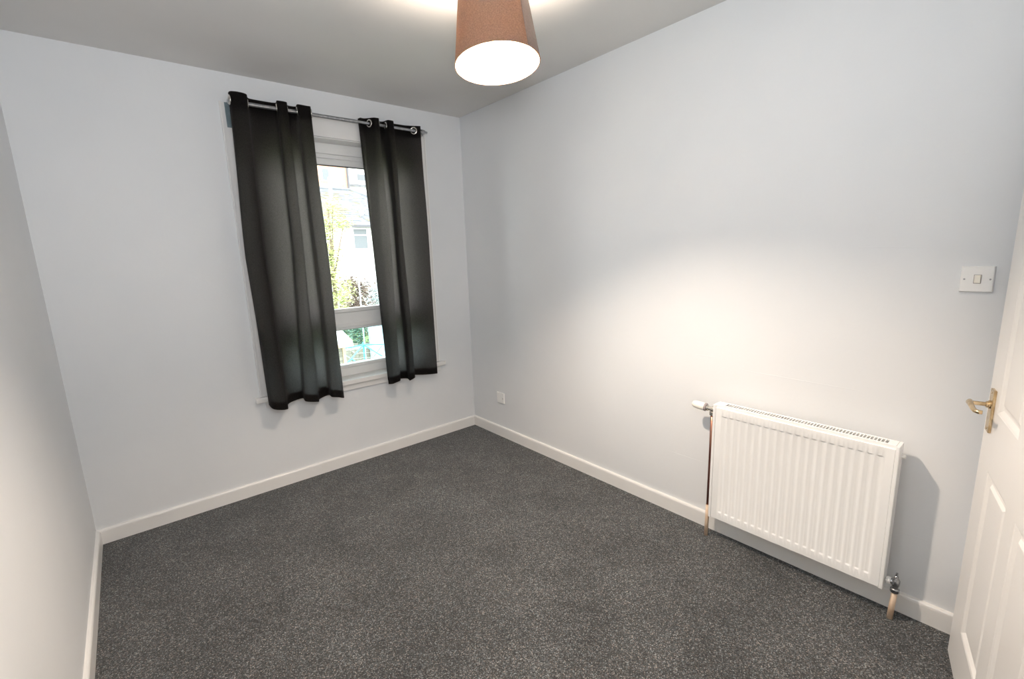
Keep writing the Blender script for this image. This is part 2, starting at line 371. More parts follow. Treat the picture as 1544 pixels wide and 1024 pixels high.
curtain((-1.31, -.09, .54), LROWS, lambda t: 2.290+.008*math.exp(-((t-.13)/.07)**2)-.004*t+.007*math.cos(2*PI*(t-.315)/.364), lambda t: .552+.014*math.cos(t*2*PI*2.45)-.020*t,
        (.05, .235, .41, .60, .775, .985), 'charcoal eyelet curtain hanging at the left side of the window', 'eyelet curtains at the window', 3)
RROWS = [
 (0.0, segs((-.815,-.045), [(-.800,-.775,-.050),(-.742,-.712,-.130),(-.684,-.650,-.048),(-.650,-.612,-.130),(-.580,-.490,-.050)], (-.408,-.118))),
 (0.45, segs((-.792,-.052), [(-.802,-.800,-.085),(-.765,-.714,-.150),(-.690,-.630,-.050),(-.650,-.614,-.148),(-.592,-.500,-.052)], (-.396,-.105))),
 (1.0, segs((-.775,-.066), [(-.782,-.784,-.100),(-.772,-.722,-.156),(-.700,-.625,-.060),(-.645,-.604,-.148),(-.585,-.500,-.060)], (-.394,-.105)))]
curtain((-.59, -.09, .54), RROWS, lambda t: 2.285+.006*math.cos(2*PI*(t-.135)/.364)-.002*t, lambda t: .548+.012*math.cos(t*2*PI*2.5+.6),
        (.225, .405, .59, .775, .955), 'charcoal eyelet curtain hanging at the right side of the window', 'eyelet curtains at the window', 8)

# ------------------------------------------------------------------ pendant lamp
lp = tag(empty('pendant_lamp', tuple(LAMP)), 'brown tapered drum pendant lampshade glowing white inside', 'lamp')
TILT = Matrix.Rotation(math.radians(6.0), 4, Vector((-.77, .64, 0)).normalized()) @ Matrix.Rotation(math.radians(-2.6), 4, Vector((.64, .77, 0)).normalized())
PIV = LAMP+Vector((0, 0, .15))       # the shade hangs a little askew from the lamp holder
def lobj(name, bm, m, parent=None, **k):
    if name in ('lamp_shade', 'shade_lining', 'shade_seam', 'bottom_ring', 'shade_carrier'):
        bmesh.ops.transform(bm, matrix=Matrix.Translation(PIV) @ TILT @ Matrix.Translation(-PIV), verts=bm.verts[:])
    o = obj(name, bm, m, parent or lp, **k)
    if parent is None: o.location = -LAMP
    return o
RB, RT, SH = .1375, .112, .190
def shade(bm, r0, r1, z0, z1, a0=0, a1=2*PI, n=96, t=.0012):
    full = abs(a1-a0-2*PI) < 1e-6; m = n if full else n+1; L_ = []
    for rr0, rr1 in ((r0, r1), (r0-t, r1-t)):
        for rr, z in ((rr0, z0), (rr1, z1)):
            L_.append([bm.verts.new((LAMP.x+rr*math.cos(a0+(a1-a0)*i/n), LAMP.y+rr*math.sin(a0+(a1-a0)*i/n), LAMP.z+z)) for i in range(m)])
    for i in range(n):
        j = (i+1) % m
        for a, b in ((0, 1), (1, 3), (3, 2), (2, 0)): bm.faces.new((L_[a][i], L_[a][j], L_[b][j], L_[b][i]))
bm = B(); shade(bm, RB, RT, 0, SH); lobj('lamp_shade', bm, M['shade'], smooth='auto')
bm = B(); shade(bm, RB-.0016, RT-.0016, .001, SH-.001, t=.0006); lobj('shade_lining', bm, M['shadein'], smooth='auto')
sa = math.radians(-86); bm = B(); shade(bm, RB+.0014, RT+.0014, .0005, SH-.0005, sa-.0, sa+.72, 24, .0012); lobj('shade_seam', bm, M['shadeseam'], smooth='auto')
bm = B(); torus(bm, LAMP+Vector((0, 0, .0)), (0, 0, 1), RB-.001, .0017, 72, 8); lobj('bottom_ring', bm, M['shade'], smooth=True)
bm = B(); torus(bm, LAMP+Vector((0, 0, SH)), (0, 0, 1), RT-.001, .0017, 72, 8)
for k in range(3):
    a = 2*PI*k/3+.4; tube(bm, [LAMP+Vector((math.cos(a)*(RT-.002), math.sin(a)*(RT-.002), SH)), LAMP+Vector((math.cos(a)*.022, math.sin(a)*.022, SH-.035))], .0015, 8)
torus(bm, LAMP+Vector((0, 0, SH-.035)), (0, 0, 1), .021, .0018, 32, 8); lobj('shade_carrier', bm, M['plastic'], smooth=True)
bm = B(); lathe(bm, LAMP+Vector((0, 0, .158)), (0, 0, 1), [(0, .018), (.012, .0195), (.03, .019), (.034, .021), (.038, .019), (.055, .013), (.065, .006)], 24); lobj('lamp_holder', bm, M['plastic'], smooth='auto')
def bulb_mat():
    m = bpy.data.materials.new('frosted_bulb'); m.use_nodes = True; b = m.node_tree.nodes['Principled BSDF']
    b.inputs['Base Color'].default_value = (.9, .88, .82, 1); b.inputs['Emission Color'].default_value = (1, .83, .67, 1); b.inputs['Emission Strength'].default_value = 2350; return m
bulb = None
bm = B(); lathe(bm, LAMP+Vector((0, 0, .168)), (0, 0, -1), [(0, .013), (.012, .014), (.02, .017)], 24); lobj('bulb_cap', bm, M['nickel'], smooth='auto')
bm = B(); lathe(bm, LAMP+Vector((0, 0, .147)), (0, 0, -1), [(0, .016), (.008, .024), (.020, .033), (.034, .0370), (.048, .035), (.060, .027), (.067, .015), (.069, .004)], 28)
bulb = lobj('bulb', bm, bulb_mat(), smooth=True)
bm = B(); cyl(bm, LAMP+Vector((0, 0, .221)), (LAMP.x, LAMP.y, H-.028), .0032, 10); lobj('flex_cord', bm, M['plastic'], smooth='auto')
bm = B(); lathe(bm, (LAMP.x, LAMP.y, H), (0, 0, -1), [(0, .05), (.008, .05), (.018, .044), (.026, .022), (.034, .010)], 32); lobj('ceiling_rose', bm, M['plastic'], smooth='auto')

# ------------------------------------------------------------------ radiator
ra = tag(empty('radiator', (-.07, -2.415, .124)), 'white fluted panel radiator with a slotted top grille, mounted on the right wall', 'radiator')
def rdo(name, bm, m, **k):
    o = obj(name, bm, m, ra, **k); o.location = (.07, 2.415, -.124); return o
ya, yb, za, zb_ = -2.094, -2.742, .124, .676        # left and right ends, bottom, top of the front panel
def rad_front():
    bm = B(); nfl = 20; xf = -.104; xr = -.0985
    mrg = .026; ys = []; w = (abs(yb-ya)-2*mrg)/nfl
    # lines across: y positions with depth flag (1 = recessed valley)
    pts = [(ya, 0), (ya-mrg*.98, 0)]
    for k in range(nfl):
        a = ya-mrg-k*w
        pts += [(a-w*.06, 0), (a-w*.34, 1), (a-w*.68, 1), (a-w*.96, 0)]
    pts += [(yb+mrg*.9, 0), (yb, 0)]
    zs = [(za, 0), (za+.037, 0), (za+.042, 1), (zb_-.040, 1), (zb_-.035, 0), (zb_, 0)]
    g = [[bm.verts.new((xf+.0048 if (fy and fz) else xf, y, z)) for y, fy in pts] for z, fz in zs]
    # perimeter turned back
    for j in range(len(zs)-1):
        for i in range(len(pts)-1): bm.faces.new((g[j][i], g[j][i+1], g[j+1][i+1], g[j+1][i]))
    back = {}
    ring = [(0, i) for i in range(len(pts))]+[(j, len(pts)-1) for j in range(1, len(zs))]+[(len(zs)-1, i) for i in range(len(pts)-2, -1, -1)]+[(j, 0) for j in range(len(zs)-2, 0, -1)]
    bv = [bm.verts.new((xf+.013, g[j][i].co.y, g[j][i].co.z)) for j, i in ring]
    for k in range(len(ring)):
        a, b = ring[k], ring[(k+1) % len(ring)]
        bm.faces.new((g[a[0]][a[1]], g[b[0]][b[1]], bv[(k+1) % len(ring)], bv[k]))
    bm.faces.new(bv)
    return bm
rdo('front_panel', rad_front(), M['rad'], bevel=.0010, smooth=True)
bm = B(); box(bm, (-.058, yb+.004, za+.004), (-.046, ya-.004, zb_-.004)); rdo('back_panel', bm, M['rad'], bevel=.003)
for y0, y1 in ((ya+.0005, ya+.0125), (yb-.0125, yb-.0005)):
    bm = B(); box(bm, (-.1065, y0, za-.003), (-.042, y1, zb_+.013)); rdo('side_cover', bm, M['rad'], bevel=.0025)
    bm = B()
# top grille: frame plus bars
zt0, zt1 = zb_+.008, zb_+.013
bm = B(); yl, yr = ya-.034, yb+.026
box(bm, (-.098, yb, zt0), (-.088, ya, zt1)); box(bm, (-.052, yb, zt0), (-.042, ya, zt1))
box(bm, (-.088, yl, zt0), (-.052, ya, zt1)); box(bm, (-.088, yb, zt0), (-.052, yr, zt1))
box(bm, (-.0985, yb, zb_-.004), (-.0962, ya, zt1)); box(bm, (-.0440, yb, zb_-.06), (-.0420, ya, zt1))
tg = rdo('top_grille', bm, M['rad'], bevel=.001)
nb = 54
bar_me = None
for k in range(1, nb):
    y = yl+(yr-yl)*k/nb
    if bar_me is None:
        bm = B(); box(bm, (-.088, -.0017, zt0+.0005), (-.052, .0017, zt1-.0005)); b0 = obj('grille_bar', bm, M['rad'], tg); bar_me = b0.data; b0.location = (0, y, 0)
    else:
        o = bpy.data.objects.new('grille_bar', bar_me); COL.objects.link(o); o.parent = tg; o.location = (0, y, 0)
# convector fins between the panels
bm = B(); pts = []
nf = 40
for k in range(nf*2+1):
    y = ya-.03+(yb-ya+.06)*k/(nf*2); pts.append((-.086 if k % 2 else -.060, y))
a = [bm.verts.new((x, y, za+.02)) for x, y in pts]; b = [bm.verts.new((x, y, zb_-.035)) for x, y in pts]
for i in range(len(pts)-1): bm.faces.new((a[i], a[i+1], b[i+1], b[i]))
rdo('convector_fins', bm, M['radin'])
for y in (ya-.10, yb+.10):
    for z in (za+.06, zb_-.14):
        bm = B(); box(bm, (-.046, y-.015, z), (-.0005, y+.015, z+.10)); rdo('wall_bracket', bm, M['steel'])
bm = B(); lathe(bm, (-.055, yb-.012, .640), (0, -1, 0), [(0, .0085), (.010, .0085), (.012, .006)], 6); rdo('air_vent_plug', bm, M['plastic'], bevel=.001)

# thermostatic valve at the top left corner
VX, VZ = -.078, .655
tv = tag(empty('thermostatic_valve', (VX, -2.066, VZ)), 'ivory thermostatic valve head on a brass body at the left side of the radiator', 'radiator valve')
def tvo(name, bm, m, **k):
    o = obj(name, bm, m, tv, **k); o.location = -tv.location; return o
bm = B(); lathe(bm, (VX, -2.094+.012, VZ), (0, 1, 0), [(0, .012), (.006, .012), (.007, .0155), (.017, .0155), (.018, .0105), (.034, .0105), (.036, .014), (.046, .014)], 24)
lathe(bm, (VX, -2.066, VZ), (0, 0, -1), [(0, .0105), (.012, .0105), (.014, .0135), (.028, .0135), (.030, .010)], 24); tvo('valve_body', bm, M['nickel'], smooth='auto')
bm = B(); lathe(bm, (VX, -2.038, VZ+.002), (0, 1, .06), [(0, .017), (.003, .0195), (.009, .0195), (.010, .016)], 28); tvo('lock_ring', bm, M['greyring'], smooth='auto')
bm = B(); lathe(bm, (VX, -2.029, VZ+.0025), (0, 1, .06), [(0, .0175), (.012, .0188), (.034, .0185), (.050, .0165), (.059, .0125), (.063, .006), (.0635, .001)], 32)
hd = tvo('valve_head', bm, M['ivory'], smooth='auto')
pp = tag(empty('radiator_pipe', (VX, -2.066, 0)), 'tall thin copper pipe at the left side of the radiator, pale at its foot', 'pipe', 'radiator pipes')
def ppo(name, bm, m, **k):
    o = obj(name, bm, m, pp, **k); o.location = -pp.location; return o
bm = B(); tube(bm, [(VX, -2.066, VZ-.028), (VX+.001, -2.066, .45), (VX, -2.0655, .165)], .0075, 14); ppo('copper_tube', bm, M['copper'], smooth=True)
bm = B(); tube(bm, [(VX, -2.0655, .166), (VX-.002, -2.064, .001)], .0088, 14); ppo('painted_foot', bm, M['copperpaint'], smooth=True)
# lockshield valve at the bottom right
LXv = -.072
lv = tag(empty('lockshield_valve', (LXv, -2.782, .15)), 'small dull chrome lockshield valve at the lower right corner of the radiator', 'radiator valve')
def lvo(name, bm, m, **k):
    o = obj(name, bm, m, lv, **k); o.location = -lv.location; return o
bm = B(); lathe(bm, (LXv, -2.757, .152), (0, -1, 0), [(0, .0115), (.004, .0115), (.0045, .0135), (.014, .0135), (.0145, .009), (.02, .009)], 8); lvo('union_tail', bm, M['plastic'], bevel=.001)
bm = B(); lathe(bm, (LXv, -2.786, .112), (0, 0, 1), [(0, .0125), (.003, .0145), (.014, .0145), (.017, .0105), (.026, .0105), (.030, .0125), (.050, .0125), (.056, .009), (.062, .0065), (.066, .0065), (.068, .0045), (.080, .0035)], 20)
lathe(bm, (LXv, -2.768, .152), (0, -1, 0), [(0, .010), (.018, .010)], 16); lvo('valve_body', bm, M['chrome'], smooth='auto')
p2 = tag(empty('radiator_pipe', (LXv, -2.786, 0)), 'short beige painted pipe under the lockshield valve at the right of the radiator', 'pipe', 'radiator pipes')
bm = B(); tube(bm, [(LXv, -2.786, .113), (LXv-.003, -2.784, .06), (LXv-.004, -2.782, .001)], .0095, 16); o = obj('pipe_stub', bm, M['copperpaint'], p2, smooth=True); o.location = -p2.location

# ------------------------------------------------------------------ socket and switch
sk = tag(empty('wall_socket', (0, -.369, .313)), 'small square white socket plate low on the wall near the corner', 'socket')
def sko(name, bm, m, **k):
    o = obj(name, bm, m, sk, **k); o.location = -sk.location; return o
bm = B(); box(bm, (-.0095, -.412, .271), (0, -.326, .355)); sko('face_plate', bm, M['plastic'], bevel=.003)
bm = B(); box(bm, (-.0105, -.392, .288), (-.0096, -.350, .338)); sko('outlet_insert', bm, M['plastic'], bevel=.0004)
bm = B(); box(bm, (-.0110, -.3995, .307), (-.0096, -.3965, .317)); sko('outlet_slot', bm, M['greyring'])
sw = tag(empty('light_switch', (0, -2.873, 1.273)), 'white single rocker light switch beside the door', 'switch')
def swo(name, bm, m, **k):
    o = obj(name, bm, m, sw, **k); o.location = -sw.location; return o
def tapered_plate(bm, x0, x1, y0, y1, z0, z1, t):
    v = [bm.verts.new(p) for p in ((x0,y0,z0),(x0,y1,z0),(x0,y1,z1),(x0,y0,z1),(x1,y0+t,z0+t),(x1,y1-t,z0+t),(x1,y1-t,z1-t),(x1,y0+t,z1-t))]
    for q in ((0,1,2,3),(4,5,6,7),(0,1,5,4),(1,2,6,5),(2,3,7,6),(3,0,4,7)): bm.faces.new([v[i] for i in q])
bm = B(); tapered_plate(bm, 0, -.0100, -2.913, -2.833, 1.231, 1.315, .0025); swo('face_plate', bm, M['plastic'], bevel=.0018)
bm = B(); box(bm, (-.0112, -2.8835, 1.2595), (-.0101, -2.8655, 1.2875)); swo('rocker_surround', bm, M['greyring'])
bm = B(); tapered_plate(bm, -.0105, -.0145, -2.8825, -2.8665, 1.2605, 1.2865, .0012); swo('rocker', bm, M['ivory'], bevel=.0006)
for y in (-2.8440, -2.9035):
    bm = B(); lathe(bm, (-.0099, y, 1.273), (-1, 0, 0), [(0, .0026), (.001, .0026)], 14); swo('screw', bm, M['screw'])

# ------------------------------------------------------------------ door (room face is local +y, free edge at s = 0)
AX, AY, ANG = -.1221, -2.9476, .2223
dr = struct(empty('door_1', (AX, AY, 0)), 'white panelled interior door standing ajar at the right picture edge', 'door')
dr.rotation_euler = (0, 0, PI+ANG)      # local +x runs from the free edge to the hinges, local -y is the room face
DW, DH, DT = .762, 1.981, .035
pan = [(.125, .347, .178, .726), (.435, .657, .178, .726), (.125, .347, .906, 1.86), (.435, .657, .906, 1.86)]
def leaf():
    bm = B(); xs = [0, .125, .347, .435, .657, DW]; zs = [.012, .178, .726, .906, 1.86, DH]
    hole = {(1, 1), (3, 1), (1, 3), (3, 3)}
    for yy in (0, DT):
        V = [[bm.verts.new((x, yy, z)) for x in xs] for z in zs]
        for j in range(5):
            for i in range(5):
                if (i, j) not in hole: bm.faces.new((V[j][i], V[j][i+1], V[j+1][i+1], V[j+1][i]))
        if yy == 0: V0 = V
        else: V1 = V
    for i in range(5):
        bm.faces.new((V0[0][i], V0[0][i+1], V1[0][i+1], V1[0][i])); bm.faces.new((V0[5][i], V0[5][i+1], V1[5][i+1], V1[5][i]))
        bm.faces.new((V0[i][0], V0[i+1][0], V1[i+1][0], V1[i][0])); bm.faces.new((V0[i][5], V0[i+1][5], V1[i+1][5], V1[i][5]))
    for i, j in hole:
        for (a, b) in (((i, j), (i+1, j)), ((i+1, j), (i+1, j+1)), ((i+1, j+1), (i, j+1)), ((i, j+1), (i, j))):
            bm.faces.new((V0[a[1]][a[0]], V0[b[1]][b[0]], V1[b[1]][b[0]], V1[a[1]][a[0]]))
    return bm
obj('leaf', leaf(), M['door'], dr, bevel=.0015)
for x0, x1, z0, z1 in pan:
    bm = B(); steps = [(0, .0005), (.004, .002), (.014, .0095), (.018, .0100), (.026, .0085), (.034, .0035), (.038, .003)]
    for side in (0, 1):
        rings = []
        for ins, dp in steps:
            y = dp if side == 0 else DT-dp
            rings.append([bm.verts.new(p) for p in ((x0+ins, y, z0+ins), (x1-ins, y, z0+ins), (x1-ins, y, z1-ins), (x0+ins, y, z1-ins))])
        for a, b in zip(rings, rings[1:]):
            for i in range(4): bm.faces.new((a[i], a[(i+1) % 4], b[(i+1) % 4], b[i]))
        bm.faces.new(rings[-1])
    obj('panel', bm, M['door'], dr)
# brass lever handle
bm = B(); box(bm, (.048, -.0075, .832), (.088, 0, .962)); hp = obj('door_handle', bm, M['brass'], dr, bevel=.002); hp['label'] = 'brass lever handle on a rectangular back plate'
hx, hz = .068, .915
bm = B(); lathe(bm, (hx, -.0075, hz), (0, -1, 0), [(0, .0125), (.004, .0125), (.005, .0095), (.009, .0095), (.010, .0062), (.040, .0060)], 20); obj('spindle_neck', bm, M['brass'], hp, smooth='auto')
bm = B(); tube(bm, [(hx-.014, -.049, hz+.001), (hx, -.0515, hz+.001), (hx+.03, -.052, hz), (hx+.06, -.052, hz-.002), (hx+.078, -.050, hz-.003), (hx+.088, -.044, hz-.003), (hx+.089, -.036, hz-.003)], [.0065, .0085, .0068, .0062, .0062, .0062, .0055], 14); obj('lever', bm, M['brass'], hp, smooth=True)
for z in (.842, .952):
    bm = B(); lathe(bm, (hx, -.0074, z), (0, -1, 0), [(0, .0035), (.0012, .003)], 12); obj('screw', bm, M['brass'], hp)
# door lining and architrave
struct(boxobj('trim_1', [((DX0-.07, BY, 0), (DX0, BY+.014, DZ+.07)), ((DX1, BY, 0), (DX1+.07, BY+.014, DZ+.07)), ((DX0, BY, DZ), (DX1, BY+.014, DZ+.07))], M['gloss'], bevel=.002), 'white architrave around the doorway', 'door trim')

# ------------------------------------------------------------------ outside
def em(name, c1, c2, scale, rough=.8, vec=None, bump=0):
    return noise_col(mat(name, c1, rough, spec=.2), c1, c2, scale, vec=vec, bump=bump)
def brickish(name, c1, c2, mortar, sc, bw, rh, ms):
    m = mat(name, c1, .85, spec=.2); nt = m.node_tree; N = nt.nodes; L = nt.links
    tc = N.new('ShaderNodeTexCoord'); mp = N.new('ShaderNodeMapping'); mp.inputs['Rotation'].default_value = (PI/2, 0, 0)
    t = N.new('ShaderNodeTexBrick'); t.inputs['Color1'].default_value = (*c1, 1); t.inputs['Color2'].default_value = (*c2, 1); t.inputs['Mortar'].default_value = (*mortar, 1)
    t.inputs['Scale'].default_value = sc; t.inputs['Brick Width'].default_value = bw; t.inputs['Row Height'].default_value = rh; t.inputs['Mortar Size'].default_value = ms
    L.new(tc.outputs['Object'], mp.inputs[0]); L.new(mp.outputs[0], t.inputs['Vector']); L.new(t.outputs[0], N['Principled BSDF'].inputs['Base Color']); return m
M['brick'] = brickish('red_brick', (.50, .24, .15), (.56, .28, .18), (.55, .40, .32), 1, .225, .075, .008)
M['render'] = em('white_render', (.82, .82, .80), (.86, .86, .84), 2)
M['slate'] = em('grey_slate', (.14, .15, .165), (.21, .225, .24), 3)
M['slatemoss'] = em('mossy_slate', (.15, .14, .095), (.22, .21, .155), 3)
M['leafy'] = em('yellow_green_leaf', (.34, .40, .15), (.56, .60, .32), 2.5)
M['leafd'] = em('purple_brown_leaf', (.13, .09, .09), (.26, .22, .17), 4)
M['leafb'] = em('silver_leaf', (.42, .48, .50), (.62, .68, .70), 3)
M['hedge'] = em('hedge_leaf', (.12, .22, .16), (.30, .42, .32), 3)
M['bark'] = em('bark', (.16, .12, .09), (.24, .19, .14), 12)
M['grass'] = em('lawn', (.16, .22, .08), (.24, .30, .12), 6)
M['timber'] = em('weathered_timber', (.20, .17, .14), (.32, .28, .24), 6, vec=(1, 1, 6))
M['shedroof'] = em('pale_roof_board', (.80, .76, .72), (.86, .82, .78), 5)
M['shedtrim'] = em('orange_timber_trim', (.62, .40, .24), (.7, .48, .3), 9)
M['palewall'] = em('pale_blue_board', (.42, .52, .62), (.50, .60, .68), 3)
M['aqua'] = em('aqua_tube', (.10, .50, .66), (.14, .55, .70), 5, rough=.4)
M['dkglass'] = mat('far_window_glass', (.13, .145, .16), .3)
M['lead'] = mat('dark_gutter', (.10, .10, .11), .5)
GZ = -2.7
bm = B(); box(bm, (-12, .31, GZ-.3), (34, 60, GZ)); struct(obj('ground', bm, M['grass']), 'garden ground below the window', 'ground')
# house with slate roof, hipped at its right end
hs = tag(empty('house', (8, 22, GZ)), 'white rendered house with a grey slate roof seen through the window', 'house')
def ch(root, name, bm, m, parent=None, **k):
    o = obj(name, bm, m, parent or root, **k)
    if parent is None: o.location = -root.location
    return o
hx0, hx1, ez = -1.0, 14.2, 3.22
bm = B(); box(bm, (hx0+.3, 22.3, GZ), (hx1-.3, 29.4, ez)); ch(hs, 'wall', bm, M['render'])
rl, rrg, rz = 2.6, 9.5, 5.62       # ridge ends and height
RYf, RYr, RYb = 22.0, 26.0, 29.8
bm = B(); v = [bm.verts.new(p) for p in ((hx0, RYf, ez), (hx1, RYf, ez), (hx1, RYb, ez), (hx0, RYb, ez), (rl, RYr, rz), (rrg, RYr, rz))]
for q in ((0, 1, 5, 4), (1, 2, 5), (2, 3, 4, 5), (3, 0, 4), (0, 3, 2, 1)): bm.faces.new([v[i] for i in q])
rf = ch(hs, 'roof', bm, M['slate'])
# slate courses, each a thin overlapping board of tiles
ncr = 19
for k in range(ncr):
    t0, t1 = k/ncr, (k+1)/ncr
    def edge(t): return (hx0+(rl-hx0)*t, hx1+(rrg-hx1)*t, RYf+(RYr-RYf)*t, ez+(rz-ez)*t)
    a, b = edge(t0), edge(t1); bm = B()
    nx = 30
    for i in range(nx):
        s0, s1 = i/nx+.0008, (i+1)/nx-.0008
        lift = .035+random.uniform(-.008, .012)
        c = [(a[0]+(a[1]-a[0])*s0, a[2], a[3]+lift), (a[0]+(a[1]-a[0])*s1, a[2], a[3]+lift), (b[0]+(b[1]-b[0])*s1, b[2], b[3]+.012), (b[0]+(b[1]-b[0])*s0, b[2], b[3]+.012)]
        top = [bm.verts.new(p) for p in c]; bot = [bm.verts.new((p[0], p[1]+.0, p[2]-(.05 if q < 2 else .012))) for q, p in enumerate(c)]
        fcs = [bm.faces.new(top), bm.faces.new((bot[0], bot[1], top[1], top[0]))]
        mi = 1 if (random.random() < .5 and 6.2 < c[0][0] < 8.6 and 3 < k < 17) or random.random() < .06 else 0
        for q in fcs: q.material_index = mi
    o = ch(hs, 'slate_course', bm, [M['slate'], M['slatemoss']], parent=rf)
bm = B(); tube(bm, [(rl, RYr, rz+.03), (rrg, RYr, rz+.03)], .09, 8); tube(bm, [(rrg, RYr, rz+.02), (hx1, RYf, ez+.05)], .07, 8); ch(hs, 'ridge_cap', bm, M['slate'], parent=rf)
def rp(x, y, up): return Vector((x, y, ez+(rz-ez)*(y-RYf)/(RYr-RYf)+up))
bm = B()
c = [rp(8.18, 23.75, .08), rp(8.68, 23.75, .08), rp(8.68, 24.45, .08), rp(8.18, 24.45, .08)]
t = [bm.verts.new(p) for p in c]; b_ = [bm.verts.new(p-Vector((0, 0, .1))) for p in c]; bm.faces.new(t)
for i in range(4): bm.faces.new((t[i], t[(i+1) % 4], b_[(i+1) % 4], b_[i]))
ch(hs, 'skylight', bm, M['render'], parent=rf)
bm = B(); lathe(bm, rp(8.75, 22.9, .0), (0, -.3, 1), [(0, .02), (.25, .02)], 8); lathe(bm, rp(8.75, 22.85, .25), (.2, -1, .3), [(0, .03), (.03, .10), (.05, .16), (.055, .16)], 20); ch(hs, 'satellite_dish', bm, M['render'], smooth='auto')
bm = B(); cyl(bm, rp(7.9, 24.9, -.1), rp(7.9, 24.9, 1.15), .09, 12); ch(hs, 'flue_pipe', bm, M['render'], smooth='auto')
bm = B(); box(bm, (hx0, 21.9, ez-.12), (hx1, 22.02, ez)); ch(hs, 'gutter', bm, M['lead'])
for wx, wz, ww, wh in ((7.97, 1.98, .75, 1.05), (3.6, 1.98, 1.1, 1.05), (11.3, 1.98, 1.1, 1.05), (4.2, -1.6, 1.3, 1.2), (9.8, -1.6, 1.3, 1.2)):
    bm = B(); fr_ = .07
    for lo, hi in (((wx-fr_, 22.24, wz-fr_), (wx, 22.31, wz+wh+fr_)), ((wx+ww, 22.24, wz-fr_), (wx+ww+fr_, 22.31, wz+wh+fr_)), ((wx, 22.24, wz-fr_), (wx+ww, 22.31, wz)), ((wx, 22.24, wz+wh), (wx+ww, 22.31, wz+wh+fr_)), ((wx, 22.24, wz+wh*.66), (wx+ww, 22.31, wz+wh*.66+.07))): box(bm, lo, hi)
    wf = ch(hs, 'window', bm, M['render'])
    bm = B(); box(bm, (wx, 22.27, wz), (wx+ww, 22.295, wz+wh*.66)); box(bm, (wx, 22.27, wz+wh*.66+.07), (wx+ww, 22.295, wz+wh)); obj('pane', bm, M['dkglass'], wf)
    bm = B(); box(bm, (wx-.12, 22.18, wz-.24), (wx+ww+.12, 22.3, wz-.12)); ch(hs, 'window_sill', bm, M['palewall'], parent=wf)
# brick tenement behind
bk = tag(empty('brick_building', (10, 40, GZ)), 'red brick building standing behind the slate roof', 'building')
bm = B(); box(bm, (4, 40, GZ), (14.95, 50, 13.5)); ch(bk, 'wall', bm, M['brick'])
bm = B(); cyl(bm, (15.0, 39.95, GZ), (15.0, 39.95, 13.4), .11, 8); ch(bk, 'downpipe', bm, M['lead'])
for wx in (5.5, 9.2, 12.62):
    for wz in (5.2, 8.3, 11.0):
        bm = B(); box(bm, (wx, 39.93, wz), (wx+.75, 40.02, wz+1.15)); wf = ch(bk, 'window', bm, M['render'])
        bm = B(); box(bm, (wx+.1, 39.9, wz+.1), (wx+.65, 39.935, wz+1.05)); obj('pane', bm, M['dkglass'], wf)
wb2 = tag(empty('white_building', (20, 45, GZ)), 'pale building to the right of the brick building behind the slate roof', 'building')
bm = B(); box(bm, (15.6, 45, GZ), (28, 53, 11.4)); ch(wb2, 'wall', bm, M['render'])
bm = B(); box(bm, (15.5, 44.8, 8.75), (28.1, 45.0, 9.0)); ch(wb2, 'ledge', bm, M['slate'])
bm = B(); box(bm, (15.4, 44.6, 11.4), (28.2, 53.2, 11.8)); ch(wb2, 'roof', bm, M['slate'])
for wx in (17.9, 20.4, 23.0, 25.5):
    bm = B(); box(bm, (wx, 44.95, 9.35), (wx+1.0, 45.02, 10.1)); wf = ch(wb2, 'window', bm, M['palewall'])
    bm = B(); box(bm, (wx+.08, 44.93, 9.43), (wx+.92, 44.96, 10.02)); obj('pane', bm, M['dkglass'], wf)

def tree(name, loc, trunk, blobs, m, label, cat, leaves, ls, group=None, seed=1):
    rnd = random.Random(seed); root = tag(empty(name, loc), label, cat, group)
    bm = B(); top = Vector(trunk); base = Vector(loc)
    tube(bm, [base, base.lerp(top, .4)+Vector((.05, .03, 0)), top], [.09, .07, .03], 8)
    for c, rr in blobs[:7]: tube(bm, [base.lerp(top, .55), base.lerp(top, .55).lerp(Vector(c), .6)+Vector((0, 0, .05)), Vector(c)], [.04, .025, .01], 6)
    o = obj('trunk', bm, M['bark'], root, smooth=True); o.location = -root.location
    bm = B(); tot = sum(rr**2 for c, rr in blobs)
    for c, rr in blobs:
        for _ in range(int(leaves*rr**2/tot)):
            while True:
                d = Vector((rnd.uniform(-1, 1), rnd.uniform(-1, 1), rnd.uniform(-1, 1)))
                if d.length < 1: break
            p = Vector(c)+d*rr*(1+.25*math.sin(9*d.x+5*d.z)); n = Vector((rnd.gauss(0, 1), rnd.gauss(0, 1), rnd.gauss(0, 1)+.6)).normalized(); x, y, _ = frame_of(n); s = ls*rnd.uniform(.6, 1.3)
            q = [bm.verts.new(p+e) for e in (x*s, y*s*.45+n*s*.12, -x*s, -y*s*.45+n*s*.12)]
            bm.faces.new(q)
    me = bpy.data.meshes.new('foliage'); bm.to_mesh(me); bm.free(); me.materials.append(m)
    o = bpy.data.objects.new('foliage', me); COL.objects.link(o); o.parent = root; o.location = -root.location; o['kind'] = 'stuff'
    return root
tree('garden_tree', (3.60, 13.90, GZ), (3.81, 13.90, 3.20), [((3.97, 13.90, 3.25), .33), ((3.71, 14.01, 2.56), .5), ((4.29, 13.79, 2.72), .3), ((3.39, 13.90, 1.82), .55), ((3.87, 13.90, 1.51), .35), ((3.50, 13.79, 0.87), .5), ((3.92, 13.79, 0.24), .5), ((3.44, 13.90, -0.29), .6), ((2.86, 14.01, 1.19), .8), ((2.65, 13.90, 2.35), .7), ((2.76, 13.90, -0.08), .8), ((3.81, 14.01, -0.92), .6)],
     M['leafy'], 'yellow green tree in the garden beside the left curtain', 'tree', 9000, .055, seed=5)
